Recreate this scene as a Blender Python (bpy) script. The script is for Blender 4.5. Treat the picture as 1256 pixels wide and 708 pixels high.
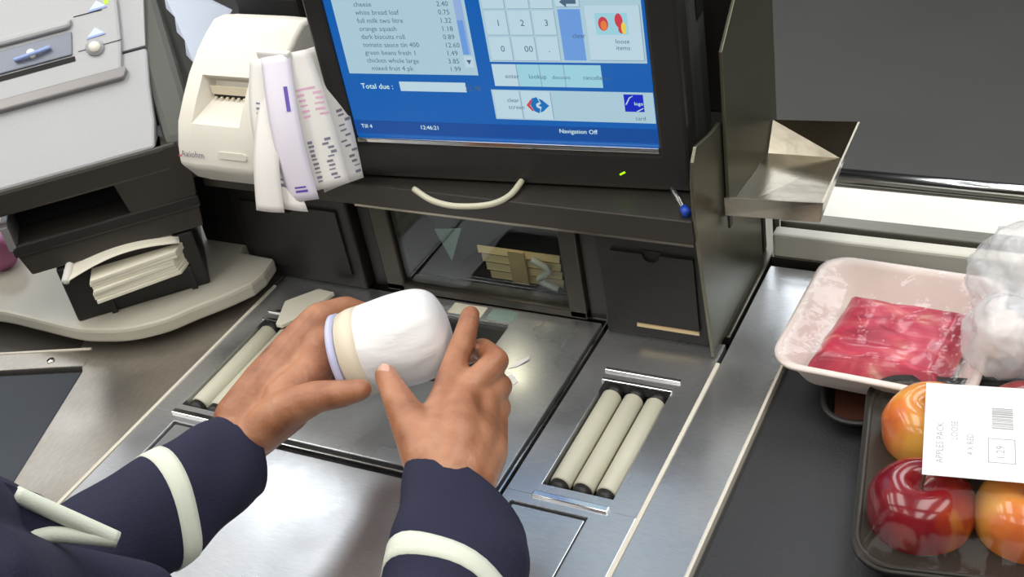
import bpy, bmesh, math, random
from mathutils import Vector as V, Matrix, noise
random.seed(7)
for o in list(bpy.data.objects): bpy.data.objects.remove(o)
C = bpy.context.scene.collection
# ---------------------------------------------------------------- camera, world, light
W_, H_, FPX, CH = 1256, 708, 1510.03, 0.75
RX = V((0.88821476, -0.13254763, 0.43989279))
RY = V((0.43120532, 0.57093065, -0.69864166))
RZ = V((-0.15854498, 0.81022794, 0.56426427))
cd = bpy.data.cameras.new('camera'); cam = bpy.data.objects.new('camera', cd); C.objects.link(cam)
cam.matrix_world = Matrix.Translation((0, 0, CH)) @ Matrix((RX, RY, RZ)).to_4x4()
cd.sensor_width = 36; cd.lens = FPX / W_ * 36; cd.clip_start = 0.02
bpy.context.scene.camera = cam

def ray(px, py):
    c = V((px - 628, -(py - 354), -FPX)) / FPX
    return V((RX.dot(c), RY.dot(c), RZ.dot(c)))
def at(px, py, z=0.0):            # world point on the height z
    r = ray(px, py); return V((0, 0, CH)) + r * ((z - CH) / r.z)
def atd(px, py, d):               # world point at a distance along the view axis
    return V((0, 0, CH)) + ray(px, py) * d

sc = bpy.context.scene
sc.view_settings.view_transform = 'Standard'; sc.view_settings.look = 'None'
sc.view_settings.gamma = 1; sc.view_settings.exposure = 0.42
w = bpy.data.worlds.new('world'); sc.world = w; w.use_nodes = True
w.node_tree.nodes['Background'].inputs[0].default_value = (0.62, 0.70, 0.80, 1)
w.node_tree.nodes['Background'].inputs[1].default_value = 0.35
def area(name, loc, target, sx, sy, power, col):
    l = bpy.data.lights.new(name, 'AREA'); l.shape = 'RECTANGLE'; l.size = sx; l.size_y = sy
    l.energy = power; l.color = col
    o = bpy.data.objects.new(name, l); C.objects.link(o); o.location = loc
    o.rotation_euler = (V(target) - V(loc)).to_track_quat('-Z', 'Y').to_euler(); return o
# regular grid of shop ceiling panels, 2.8 m above the shop floor
for gx in (-3.5, -2.3, -1.1, 0.1, 1.3):
    for gy in (-1.4, 0.6, 2.6, 4.6):
        area('ceiling_panel', (gx, gy, 1.93), (gx, gy, 0), 0.6, 1.5, 11.5, (1, 0.97, 0.92) if gy < 2 else (0.92, 0.96, 1))
# ---------------------------------------------------------------- materials
def nt(name):
    m = bpy.data.materials.new(name); m.use_nodes = True
    return m, m.node_tree, m.node_tree.nodes['Principled BSDF']
def mat(name, col, rough=0.5, metal=0.0, bump=0.0, scale=60, var=0.0, coat=0.0, spec=0.5, sss=0.0, stretch=(1, 1, 1), emit=None, trans=0.0, alpha=1.0, rvar=0.0):
    m, t, b = nt(name)
    b.inputs['Base Color'].default_value = (*col, 1); b.inputs['Roughness'].default_value = rough
    b.inputs['Metallic'].default_value = metal; b.inputs['Coat Weight'].default_value = coat
    b.inputs['Specular IOR Level'].default_value = spec; b.inputs['Transmission Weight'].default_value = trans
    b.inputs['Alpha'].default_value = alpha
    if sss: b.inputs['Subsurface Weight'].default_value = sss; b.inputs['Subsurface Radius'].default_value = (.012, .005, .003); b.inputs['Subsurface Scale'].default_value = 1
    if emit: b.inputs['Emission Color'].default_value = (*emit[0], 1); b.inputs['Emission Strength'].default_value = emit[1]
    tc = t.nodes.new('ShaderNodeTexCoord'); mp = t.nodes.new('ShaderNodeMapping'); mp.inputs['Scale'].default_value = stretch
    t.links.new(tc.outputs['Object'], mp.inputs[0])
    n = t.nodes.new('ShaderNodeTexNoise'); n.inputs['Scale'].default_value = scale; n.inputs['Detail'].default_value = 5
    t.links.new(mp.outputs[0], n.inputs['Vector'])
    if bump:
        bp = t.nodes.new('ShaderNodeBump'); bp.inputs['Strength'].default_value = bump; bp.inputs['Distance'].default_value = 0.002
        t.links.new(n.outputs['Fac'], bp.inputs['Height']); t.links.new(bp.outputs[0], b.inputs['Normal'])
    if var:
        r = t.nodes.new('ShaderNodeMapRange'); r.inputs['To Min'].default_value = 1 - var; r.inputs['To Max'].default_value = 1 + var
        r.inputs['From Min'].default_value = .15; r.inputs['From Max'].default_value = .85
        mx = t.nodes.new('ShaderNodeVectorMath'); mx.operation = 'SCALE'; mx.inputs[0].default_value = col
        t.links.new(n.outputs['Fac'], r.inputs[0]); t.links.new(r.outputs[0], mx.inputs['Scale']); t.links.new(mx.outputs[0], b.inputs['Base Color'])
    if rvar:
        r = t.nodes.new('ShaderNodeMapRange'); r.inputs['To Min'].default_value = rough - rvar; r.inputs['To Max'].default_value = rough + rvar
        r.inputs['From Min'].default_value = .15; r.inputs['From Max'].default_value = .85
        n2 = t.nodes.new('ShaderNodeTexNoise'); n2.inputs['Scale'].default_value = 14; t.links.new(tc.outputs['Object'], n2.inputs['Vector'])
        t.links.new(n2.outputs['Fac'], r.inputs[0]); t.links.new(r.outputs[0], b.inputs['Roughness'])
    return m
M = {}
M['steel'] = mat('brushed_steel', (.60, .612, .63), .30, .88, bump=.0, scale=28, stretch=(3, 26, 3), var=.12, rvar=.10)
M['steel_scratched'] = mat('scratched_steel', (.46, .425, .375), .34, .9, bump=.03, scale=24, stretch=(30, 5, 4), var=.16, rvar=.08)
M['steel_dark'] = mat('dull_steel', (.20, .19, .16), .38, .95, bump=.08, scale=30, stretch=(3, 20, 3), var=.1)
M['tray_metal'] = mat('tray_steel', (.30, .275, .22), .22, 1, bump=.15, scale=40)
M['divider'] = mat('divider_steel', (.19, .185, .135), .36, .8, bump=.1, scale=40, var=.08)
M['post'] = mat('window_post_metal', (.075, .068, .056), .4, .6)
M['chrome'] = mat('chrome', (.86, .86, .85), .14, 1)
M['seam'] = mat('cream_sealant', (.72, .68, .58), .5)
M['black'] = mat('black_plastic', (.016, .015, .014), .45, bump=.1, scale=220)
M['dark'] = mat('dark_brown_plastic', (0.0186, 0.0167, 0.0149), .42, bump=.12, scale=260)
M['charcoal'] = mat('charcoal_plastic', (.040, .035, .029), .40, bump=.1, scale=260)
M['bezel'] = mat('monitor_bezel', (0.0223, 0.0205, 0.0186), .42, bump=.06, scale=260)
M['grey_casing'] = mat('grey_casing', (.085, .09, .08), .45)
M['gap'] = mat('shadow_gap_rubber', (.006, .006, .006), .7)
M['rubber'] = mat('belt_rubber', (.026, .027, .030), .48, bump=.25, scale=420, var=.12, rvar=.06)
M['belt_blue'] = mat('blue_grey_belt', (.030, .038, .050), .55, bump=.2, scale=420, var=.08)
M['roller'] = mat('cream_roller', (.60, .59, .47), .38, var=.05, scale=30)
M['cream'] = mat('cream_metal', (.66, .64, .55), .35, var=.04, scale=12)
M['white_deck'] = mat('white_laminate', (.80, .78, .70), .3, var=.03, scale=8)
M['platform'] = mat('cream_platform', (.52, .50, .42), .24, var=.04, scale=10)
M['silver'] = mat('silver_plastic', (.43, .44, .455), .45, .2, bump=.12, scale=500)
M['flap_blue'] = mat('blue_grey_flap', (.20, .22, .27), .35, .3)
M['silver_dark'] = mat('silver_trim', (.30, .29, .29), .32, .3)
M['blue_plastic'] = mat('pale_blue_plastic', (.30, .40, .72), .35)
M['beige'] = mat('ivory_plastic', (.80, .77, .69), .42, bump=.05, scale=300)
M['paper'] = mat('white_paper', (.82, .80, .76), .7, bump=.1, scale=60)
M['paper_cream'] = mat('cream_paper', (.84, .81, .68), .7, bump=.1, scale=60)
M['paper_blue'] = mat('pale_blue_paper', (.68, .76, .92), .7)
M['paper_lilac'] = mat('lilac_paper', (.80, .76, .86), .7)
M['ink'] = mat('ink', (.20, .20, .26), .8)
M['ink_grey'] = mat('grey_ink', (.40, .40, .40), .8)
M['ink_faint'] = mat('faint_ink', (.38, .38, .40), .8)
M['ink_purple'] = mat('purple_ink', (.13, .08, .45), .6)
M['ink_pink'] = mat('pink_ink', (.72, .42, .56), .7)
M['navy'] = mat('navy_cloth', (.012, .0135, .040), .85, bump=.35, scale=520, var=.16)
M['stripe'] = mat('cream_ribbon', (.74, .78, .66), .75, bump=.2, scale=500)
M['hair'] = mat('black_hair', (.012, .009, .008), .5, bump=.5, scale=90, stretch=(1, 1, .1))
M['eye'] = mat('eye_white', (.8, .78, .74), .2)
M['floor'] = mat('grey_floor', (.062, .060, .055), .5, var=.16, scale=1.6)
M['ceiling'] = mat('ceiling_tile', (.55, .56, .57), .8)
M['wall'] = mat('shop_wall', (.30, .30, .30), .7, var=.1, scale=2)
M['body'] = mat('counter_side', (.11, .105, .10), .5)
M['foam'] = mat('white_foam', (.84, .74, .69), .55, bump=.1, scale=600, sss=.0)
M['packet'] = mat('white_wrap', (.86, .85, .85), .45, bump=.5, scale=40, stretch=(1, 1, 3))
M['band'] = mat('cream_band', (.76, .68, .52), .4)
M['lilac'] = mat('lavender_plastic', (.55, .57, .78), .35)
M['label'] = mat('white_label', (.88, .88, .87), .45)
M['dark_food'] = mat('dark_food', (.06, .02, .012), .3, var=.3)
M['stem'] = mat('apple_stem', (.10, .07, .03), .8)
M['wood'] = mat('kraft_card', (.62, .44, .22), .6, var=.15, scale=80)  # brightened tone of the block reflected in the scanner glass
M['brass'] = mat('bronze_strip', (.85, .66, .36), .35, .2)  # for the strips reflected in the scanner glass and a box edge strip
M['grey_green'] = mat('grey_green_tint', (.30, .42, .38), .2, .2)  # for the green reflection in the scanner glass and a platter sticker
M['blue_tape'] = mat('blue_cap', (.02, .08, .55), .4)
M['cable'] = mat('cream_cable', (.62, .60, .45), .4)
M['pink'] = mat('pink_plastic', (.50, .16, .32), .35, var=.3, scale=20)
def film(name, tint, gl, amount, bump=.5, scale=60, mx_=.8):
    m, t, b = nt(name); N = t.nodes; L = t.links
    out = N['Material Output']; tr = N.new('ShaderNodeBsdfTransparent'); tr.inputs[0].default_value = (*tint, 1)
    gs = N.new('ShaderNodeBsdfGlossy'); gs.inputs['Roughness'].default_value = gl; gs.inputs[0].default_value = (1, 1, 1, 1)
    fr = N.new('ShaderNodeLayerWeight'); fr.inputs[0].default_value = .25
    mr = N.new('ShaderNodeMapRange'); mr.inputs['To Min'].default_value = amount; mr.inputs['To Max'].default_value = mx_
    tc = N.new('ShaderNodeTexCoord'); n = N.new('ShaderNodeTexNoise'); n.inputs['Scale'].default_value = scale; n.inputs['Detail'].default_value = 3
    bp = N.new('ShaderNodeBump'); bp.inputs['Strength'].default_value = bump; bp.inputs['Distance'].default_value = .004
    L.new(tc.outputs['Object'], n.inputs['Vector']); L.new(n.outputs['Fac'], bp.inputs['Height']); L.new(bp.outputs[0], gs.inputs['Normal']); L.new(bp.outputs[0], fr.inputs['Normal'])
    L.new(fr.outputs['Fresnel'], mr.inputs[0]); mx = N.new('ShaderNodeMixShader'); L.new(mr.outputs[0], mx.inputs[0])
    L.new(tr.outputs[0], mx.inputs[1]); L.new(gs.outputs[0], mx.inputs[2]); L.new(mx.outputs[0], out.inputs[0]); return m
M['film'] = film('cling_film', (.97, .97, .97), .10, .03, .5, 38, .42)
M['film_tight'] = film('tight_film', (.97, .97, .97), .05, .006, .35, 30, .035)
M['window'] = film('scanner_glass', (.80, .84, .84), .04, .02, 0, 60, .12)
M['bag'] = mat('milky_bag', (.86, .87, .89), .22, bump=1.0, scale=34, stretch=(1, 1.8, .6), trans=0, alpha=.42, coat=.5)
M['clear'] = film('clear_plastic', (.85, .9, 1), .15, .15, .2)
def ramp_mat(name, stops, scale, rough, stretch=(1, 1, 1), coat=0., sss=0., bump=0., detail=4, axis=None, dist=0.):
    m, t, b = nt(name); N = t.nodes; L = t.links
    tc = N.new('ShaderNodeTexCoord'); mp = N.new('ShaderNodeMapping'); mp.inputs['Scale'].default_value = stretch
    n = N.new('ShaderNodeTexNoise'); n.inputs['Scale'].default_value = scale; n.inputs['Detail'].default_value = detail; n.inputs['Distortion'].default_value = dist
    cr = N.new('ShaderNodeValToRGB'); e = cr.color_ramp.elements
    while len(e) < len(stops): e.new(.5)
    for i, (p, c) in enumerate(stops): e[i].position = p; e[i].color = (*c, 1)
    L.new(tc.outputs['Object'], mp.inputs[0]); L.new(mp.outputs[0], n.inputs['Vector']); L.new(n.outputs['Fac'], cr.inputs[0]); L.new(cr.outputs[0], b.inputs['Base Color'])
    b.inputs['Roughness'].default_value = rough; b.inputs['Coat Weight'].default_value = coat
    if sss: b.inputs['Subsurface Weight'].default_value = sss; b.inputs['Subsurface Radius'].default_value = (.010, .004, .002); b.inputs['Subsurface Scale'].default_value = 1
    if bump:
        bp = N.new('ShaderNodeBump'); bp.inputs['Strength'].default_value = bump; bp.inputs['Distance'].default_value = .001
        n2 = N.new('ShaderNodeTexNoise'); n2.inputs['Scale'].default_value = 260; L.new(tc.outputs['Object'], n2.inputs['Vector']); L.new(n2.outputs['Fac'], bp.inputs['Height']); L.new(bp.outputs[0], b.inputs['Normal'])
    return m
M['skin'] = ramp_mat('brown_skin', [(.30, (.22, .080, .038)), (.46, (.38, .158, .080)), (.60, (.46, .21, .112)), (.75, (.54, .275, .165))], 30, .40, sss=.10, bump=.45)
M['nail'] = mat('fingernail', (.62, .36, .27), .25)
M['meat'] = ramp_mat('raw_meat', [(.3, (.34, .022, .050)), (.5, (.52, .045, .085)), (.62, (.60, .11, .13)), (.72, (.75, .42, .34))], 26, .3, stretch=(1, 2.2, 1), coat=.4, detail=6, dist=.6)
M['red_apple'] = ramp_mat('red_apple_skin', [(.32, (.12, .004, .013)), (.50, (.22, .009, .014)), (.62, (.36, .04, .015)), (.72, (.70, .34, .05))], 12, .22, stretch=(1.6, 1.6, .55), coat=.5)
M['yellow_apple'] = ramp_mat('yellow_apple_skin', [(.28, (.48, .05, .02)), (.42, (.68, .18, .04)), (.55, (.78, .38, .07)), (.75, (.72, .50, .10))], 11, .22, stretch=(1.4, 1.4, .5), coat=.5)
def emis(name, col, s):
    m, t, b = nt(name); b.inputs['Base Color'].default_value = (.01, .01, .01, 1); b.inputs['Roughness'].default_value = .3
    b.inputs['Emission Color'].default_value = (*col, 1); b.inputs['Emission Strength'].default_value = s; return m
M['s_blue'] = emis('screen_blue', (.0, .115, .46), .68)
M['s_blue_dark'] = emis('screen_deep_blue', (.0, .07, .33), .68)
M['s_pale'] = emis('screen_pale', (.42, .62, .72), .68)
M['s_key'] = emis('screen_key', (.52, .70, .80), .68)
M['s_edge'] = emis('screen_key_edge', (.26, .38, .52), .68)
M['s_cyan'] = emis('screen_cyan', (.34, .66, .76), .68)
M['s_mid'] = emis('screen_mid_blue', (.15, .34, .75), .68)
M['s_scroll'] = emis('screen_scroll', (.30, .45, .75), .68)
M['s_text'] = emis('screen_text', (.07, .14, .22), .68)
M['s_white'] = emis('screen_white_text', (.55, .75, .68), .95)
M['s_royal'] = emis('screen_royal', (.0, .02, .55), .68)
M['s_red'] = emis('screen_red', (.62, .05, .08), .68)
M['s_logo'] = emis('screen_logo_blue', (.0, .16, .50), .68)
M['s_orange'] = emis('screen_orange', (.80, .22, .05), .68)
M['s_yellow'] = emis('screen_yellow', (.85, .65, .10), .68)
M['led'] = emis('green_led', (.35, 1, .0), 1.5)

# ---------------------------------------------------------------- helpers
OFF = {}
def link(name, me, m, parent=None, smooth=False, label=None):
    off = OFF.get(parent, V((0, 0, 0))) if parent else V((0, 0, 0))
    if parent is not None and off.length: me.transform(Matrix.Translation(-off))
    o = bpy.data.objects.new(name, me); C.objects.link(o)
    if m: me.materials.append(M[m])
    if smooth:
        for p in me.polygons: p.use_smooth = True
    if parent: o.parent = parent
    OFF[o] = off
    if label: o['label'] = label
    return o
def bevel(o, wd, seg=2):
    if wd:
        b = o.modifiers.new('bevel', 'BEVEL'); b.width = wd; b.segments = seg; b.limit_method = 'ANGLE'; b.angle_limit = .6
    return o
def thing(name, label, cat, loc=(0, 0, 0), rotz=0, group=None, local=False):
    o = bpy.data.objects.new(name, None); o.empty_display_size = .02; C.objects.link(o); o.location = loc; o.rotation_euler = (0, 0, rotz)
    o['label'] = label; o['category'] = cat
    if group: o['group'] = group
    OFF[o] = V((0, 0, 0)) if local else V(loc)
    return o
def tag(o, label, cat, group=None, kind=None):
    o['label'] = label; o['category'] = cat
    if group: o['group'] = group
    if kind: o['kind'] = kind
    return o
def struct(o): o['kind'] = 'structure'; return o
def pm(verts, faces, name='m'):
    me = bpy.data.meshes.new(name); me.from_pydata([tuple(v) for v in verts], [], faces); me.update()
    bm = bmesh.new(); bm.from_mesh(me); bmesh.ops.recalc_face_normals(bm, faces=bm.faces); bm.to_mesh(me); bm.free(); return me
BF = [(0, 1, 3, 2), (4, 6, 7, 5), (0, 4, 5, 1), (2, 3, 7, 6), (0, 2, 6, 4), (1, 5, 7, 3)]
def boxes(name, L, m, parent=None, bev=.0, label=None):
    vs, fs = [], []
    for (x0, x1, y0, y1, z0, z1) in L:
        b = len(vs)
        vs += [(x, y, z) for x in (x0, x1) for y in (y0, y1) for z in (z0, z1)]
        fs += [tuple(b + i for i in f) for f in BF]
    return bevel(link(name, pm(vs, fs), m, parent, label=label), bev)
def box(name, x0, x1, y0, y1, z0, z1, m, parent=None, bev=.0015, label=None):
    return boxes(name, [(x0, x1, y0, y1, z0, z1)], m, parent, bev, label)
def prism(name, pts, z0, z1, m, parent=None, bev=0, axis='z', label=None, holes=None):
    n = len(pts); f = {'z': lambda a, b, c: (a, b, c), 'x': lambda a, b, c: (c, a, b), 'y': lambda a, b, c: (a, c, b)}[axis]
    vs = [f(p[0], p[1], z0) for p in pts] + [f(p[0], p[1], z1) for p in pts]
    fs = [tuple(range(n)), tuple(range(2 * n - 1, n - 1, -1))] + [(i, (i + 1) % n, n + (i + 1) % n, n + i) for i in range(n)]
    return bevel(link(name, pm(vs, fs), m, parent, label=label), bev)
def frame_mesh(name, o4, i4, z0, z1, m, parent=None, bev=0, label=None):
    # a rectangular frame between an outer and an inner quadrilateral
    vs = [(*p, z) for z in (z0, z1) for q in (o4, i4) for p in q]; fs = []
    for i in range(4):
        j = (i + 1) % 4
        fs += [(i, j, 4 + j, 4 + i), (8 + i, 12 + i, 12 + j, 8 + j), (i, 8 + i, 8 + j, j), (4 + i, 4 + j, 12 + j, 12 + i)]
    return bevel(link(name, pm(vs, fs), m, parent, label=label), bev)
def ringloft(rings, close=True, cap=True):
    n = len(rings[0]); vs = [p for r in rings for p in r]; fs = []
    for k in range(len(rings) - 1):
        for i in range(n if close else n - 1):
            j = (i + 1) % n; fs.append((k * n + i, k * n + j, (k + 1) * n + j, (k + 1) * n + i))
    if cap: fs += [tuple(range(n)), tuple((len(rings) - 1) * n + i for i in reversed(range(n)))]
    return vs, fs
def tube(name, pts, r, m, parent=None, seg=12, label=None, smooth=True, radii=None, sub=6):
    P = [V(p) for p in pts]
    if len(P) > 2 and sub > 1:
        Q = []
        for i in range(len(P) - 1):
            a = P[max(i - 1, 0)]; b = P[i]; c = P[i + 1]; d = P[min(i + 2, len(P) - 1)]
            for k in range(sub):
                t = k / sub; Q.append(.5 * ((2 * b) + (c - a) * t + (2 * a - 5 * b + 4 * c - d) * t * t + (3 * b - a - 3 * c + d) * t ** 3))
        P = Q + [P[-1]]
    rings = []; up = None
    for i, p in enumerate(P):
        t = (P[min(i + 1, len(P) - 1)] - P[max(i - 1, 0)]).normalized()
        if up is None: up = V((0, 0, 1)) if abs(t.z) < .9 else V((1, 0, 0))
        a = t.cross(up).normalized(); b = a.cross(t).normalized(); up = b
        rr = r if radii is None else radii[min(int(i / len(P) * len(radii)), len(radii) - 1)]
        rings.append([p + (a * math.cos(2 * math.pi * k / seg) + b * math.sin(2 * math.pi * k / seg)) * rr for k in range(seg)])
    vs, fs = ringloft(rings); return link(name, pm(vs, fs), m, parent, smooth, label)
def lathe(name, prof, m, parent=None, seg=32, mtx=None, smooth=True, label=None):
    rings = [[V((r * math.cos(2 * math.pi * k / seg), r * math.sin(2 * math.pi * k / seg), z)) for k in range(seg)] for r, z in prof]
    if mtx: rings = [[mtx @ p for p in r] for r in rings]
    vs, fs = ringloft(rings); return link(name, pm(vs, fs), m, parent, smooth, label)
def sheet(name, fn, nu, nv, m, parent=None, thick=.0005, label=None, smooth=True):
    vs = [fn(i / nu, j / nv) for j in range(nv + 1) for i in range(nu + 1)]
    fs = [(j * (nu + 1) + i, j * (nu + 1) + i + 1, (j + 1) * (nu + 1) + i + 1, (j + 1) * (nu + 1) + i) for j in range(nv) for i in range(nu)]
    o = link(name, pm(vs, fs), m, parent, smooth, label)
    if thick: s = o.modifiers.new('solid', 'SOLIDIFY'); s.thickness = thick; s.offset = 0
    return o
def rrect(hx, hy, r, n=6, cx=0, cy=0):
    P = []
    for (sx, sy, a0) in ((1, 1, 0), (-1, 1, 90), (-1, -1, 180), (1, -1, 270)):
        for k in range(n + 1):
            a = math.radians(a0 + 90 * k / n); P.append((cx + sx * (hx - r) + r * math.cos(a), cy + sy * (hy - r) + r * math.sin(a)))
    return P
def text(body, size, mtx, m, parent, name='lettering', align='LEFT'):
    cu = bpy.data.curves.new('t', 'FONT'); cu.body = body; cu.size = size; cu.align_x = align; cu.resolution_u = 2
    o = bpy.data.objects.new('t', cu); C.objects.link(o); dg = bpy.context.evaluated_depsgraph_get(); dg.update()
    me = bpy.data.meshes.new_from_object(o.evaluated_get(dg)); bpy.data.objects.remove(o); bpy.data.curves.remove(cu)
    me.transform(mtx); me.materials.clear()
    return link(name, me, m, parent)
def join_text(items, m, parent, name):      # many words as one flat print
    vs, fs = [], []
    for body, size, mtx, al in items:
        o = text(body, size, mtx, m, None); b = len(vs)
        vs += [v.co.copy() for v in o.data.vertices]; fs += [tuple(b + i for i in p.vertices) for p in o.data.polygons]
        me = o.data; OFF.pop(o, None); bpy.data.objects.remove(o); bpy.data.meshes.remove(me)
    me = bpy.data.meshes.new(name); me.from_pydata([tuple(v) for v in vs], [], fs); me.update()
    o = link(name, me, m, parent); o['kind'] = 'stuff'; return o
def organic(name, chains, blobs, voxel, m, parent=None, smooth_it=6, label=None, factor=.5):
    bm = bmesh.new()
    for ch in chains:
        for i, (p, r) in enumerate(ch):
            bmesh.ops.create_icosphere(bm, subdivisions=2, radius=r, matrix=Matrix.Translation(p))
            if i:
                q, s = ch[i - 1]; d = V(p) - V(q); L = d.length
                mt = Matrix.Translation((V(p) + V(q)) / 2) @ d.to_track_quat('Z', 'Y').to_matrix().to_4x4()
                bmesh.ops.create_cone(bm, cap_ends=True, segments=20, radius1=s * .99, radius2=r * .99, depth=L, matrix=mt)
    for (p, rx, ry, rz, rot) in blobs:
        mt = Matrix.Translation(p) @ (rot.to_matrix().to_4x4() if rot else Matrix()) @ Matrix.Diagonal((rx, ry, rz, 1))
        bmesh.ops.create_icosphere(bm, subdivisions=3, radius=1, matrix=mt)
    me = bpy.data.meshes.new(name); bm.to_mesh(me); bm.free()
    o = bpy.data.objects.new('tmp', me); C.objects.link(o)
    r = o.modifiers.new('r', 'REMESH'); r.mode = 'VOXEL'; r.voxel_size = voxel; r.use_smooth_shade = True
    s = o.modifiers.new('s', 'SMOOTH'); s.factor = factor; s.iterations = smooth_it
    dg = bpy.context.evaluated_depsgraph_get(); dg.update()
    m2 = bpy.data.meshes.new_from_object(o.evaluated_get(dg)); bpy.data.objects.remove(o); bpy.data.meshes.remove(me)
    m2.materials.clear(); return link(name, m2, m, parent, True, label)

# ---------------------------------------------------------------- setting
fl = struct(box('floor', -8, 6, -4, 9, -0.98, -0.88, 'floor', bev=0))
struct(box('ceiling', -8, 6, -4, 9, 1.95, 2.0, 'ceiling', bev=0))
struct(box('wall_back', -8, 6, 9, 9.1, -0.88, 1.95, 'wall', bev=0)); struct(box('wall_front', -8, 6, -4.1, -4, -0.88, 1.95, 'wall', bev=0))
struct(box('wall_left', -8.1, -8, -4, 9, -0.88, 1.95, 'wall', bev=0)); struct(box('wall_right', 6, 6.1, -4, 9, -0.88, 1.95, 'wall', bev=0))

# ---------------------------------------------------------------- checkout counter with its steel plates
ct = thing('checkout_counter', 'steel topped supermarket checkout counter with inset plates around the scanner', 'counter', (-.6, .7, -.88))
boxes('cabinet_body', [(-.885, -.275, .37, 1.02, -.86, -.06), (-1.9, -.885, .30, 1.35, -.86, -.05), (-.885, -.275, 1.02, 1.16, -.86, -.03)], 'body', ct, .004)
boxes('plinth', [(-1.85, -.3, .40, 1.1, -.88, -.86)], 'black', ct)
# left scratched plate between the left belt and the cream seam
prism('steel_plate', [(-.8635, .36), (-.8635, 1.0), (-1.20, 1.0), (-1.05, .78), (-1.02, .712), (-.986, .678), (-.868, .34)], -.02, 0, 'steel_scratched', ct, .0008, label='scratched grey steel plate left of the cream seam')
box('seam_strip', -.8635, -.8595, .36, .87, -.012, .0012, 'seam', ct, .0005, label='narrow cream sealing strip')
# the tray the scanner sits in, left, front, right, built round the openings
frame_mesh('roller_surround', [(-.8595, .652), (-.712, .652), (-.712, .892), (-.8595, .892)], [(-.835, .664), (-.763, .664), (-.763, .812), (-.835, .812)], -.012, 0, 'steel', ct, .0008)
frame_mesh('roller_surround', [(-.456, .652), (-.3335, .652), (-.3335, .892), (-.456, .892)], [(-.4275, .666), (-.3605, .666), (-.3605, .811), (-.4275, .811)], -.012, 0, 'steel', ct, .0008)
box('front_plate', -.700, -.456, .36, .636, -.012, 0, 'steel', ct, .0012, label='smooth steel plate in front of the scanner')
frame_mesh('inset_surround', [(-.456, .36), (-.3335, .36), (-.3335, .652), (-.456, .652)], [(-.446, .39), (-.3735, .39), (-.3735, .6405), (-.446, .6405)], -.012, 0, 'steel', ct, .0008)
box('inset_plate', -.4445, -.3755, .3915, .6390, -.012, -.0025, 'steel', ct, .001)
frame_mesh('inset_surround', [(-.8595, .36), (-.700, .36), (-.700, .652), (-.8595, .652)], [(-.826, .39), (-.712, .39), (-.712, .6405), (-.826, .6405)], -.012, 0, 'steel', ct, .0008)
box('inset_plate', -.8245, -.7135, .3915, .6390, -.012, -.0025, 'steel', ct, .001)
box('seam_strip', -.3335, -.3295, .36, .862, -.012, .0012, 'seam', ct, .0005, label='narrow cream sealing strip')
box('side_plate', -.3295, -.2745, .36, 1.03, -.014, 0, 'steel', ct, .0008, label='bright steel strip beside the right belt')
box('edge_strip', -.2745, -.2715, .36, 1.03, -.02, .0012, 'seam', ct, .0005)
box('back_plate', -.8595, -.3335, .905, 1.16, -.012, -.001, 'steel_dark', ct)
# rollers
def rollers(x0, x1, y0, y1, name_hint):
    box('roller_well', x0 - .001, x1 + .001, y0 - .0, y1, -.05, -.046, 'gap', ct, 0)
    boxes('well_lining', [(x0 - .002, x0 - .0005, y0 - .001, y1 + .001, -.05, -.0125), (x1 + .0005, x1 + .002, y0 - .001, y1 + .001, -.05, -.0125), (x0, x1, y0 - .0015, y0, -.05, -.0125), (x0, x1, y1, y1 + .0015, -.05, -.0125)], 'gap', ct, 0)
    p = (x1 - x0) / 3
    for i in range(3):
        cx = x0 + p * (i + .5); r = p * .445
        mt = Matrix.Translation((cx, 0, -.0085)) @ Matrix.Rotation(math.radians(-90), 4, 'X')
        ro = lathe('roller', [(r * .9, y0 + .010), (r, y0 + .0115), (r, y1 - .0125), (r * .9, y1 - .011)], 'roller', ct, 28, mt)
        lathe('roller_collar', [(r * .35, y0 + .0005), (r * .86, y0 + .001), (r * .90, y0 + .0095), (r * .4, y0 + .0102)], 'black', ro, 20, mt)
        lathe('roller_collar', [(r * .35, y1 - .0102), (r * .80, y1 - .0095), (r * .80, y1 - .002), (r * .4, y1 - .001)], 'black', ro, 20, mt)
rollers(-.8345, -.7635, .6645, .8115, 'l'); rollers(-.427, -.361, .6665, .8105, 'r')
for (a, b) in ((-.8365, -.7615), (-.430, -.359)):
    box('chrome_lip', a, b, .809, .8135, -.0005, .0025, 'chrome', ct, .0008)
    box('chrome_lip', a - .003, b + .003, .824, .829, -.0005, .0022, 'chrome', ct, .0008)
    box('chrome_lip', a, b, .649, .6555, -.0005, .0025, 'chrome', ct, .0008)

# ---------------------------------------------------------------- scanner: horizontal platter and upright window
scn = thing('barcode_scanner', 'built-in steel checkout scanner with platter and dark upright window', 'scanner', (-.585, .77, 0))
boxes('gasket', [(-.7105, -.4575, .6375, .902, -.03, -.008)], 'gap', scn, 0)
frame_mesh('platter', [(-.7045, .6495), (-.4645, .6495), (-.4645, .893), (-.7045, .893)], [(-.640, .765), (-.558, .765), (-.558, .8645), (-.640, .8645)], -.007, .001, 'steel', scn, .001, label='brushed steel weighing platter')
frame_mesh('chrome_rim', [(-.7095, .6415), (-.459, .6415), (-.459, .901), (-.7095, .901)], [(-.7080, .6435), (-.461, .6435), (-.461, .899), (-.7080, .899)], -.01, .0012, 'chrome', scn, .0004)
box('platter_glass', -.6398, -.5582, .7652, .8643, -.004, -.0015, 'black', scn, 0, label='black glass window in the platter')
box('glass_lip', -.640, -.558, .8645, .8668, .0005, .0022, 'chrome', scn, .0005)
box('warning_sticker', -.634, -.594, .8715, .889, .0010, .0014, 'paper_cream', scn, 0, label='cream sticker on the platter edge')
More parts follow.
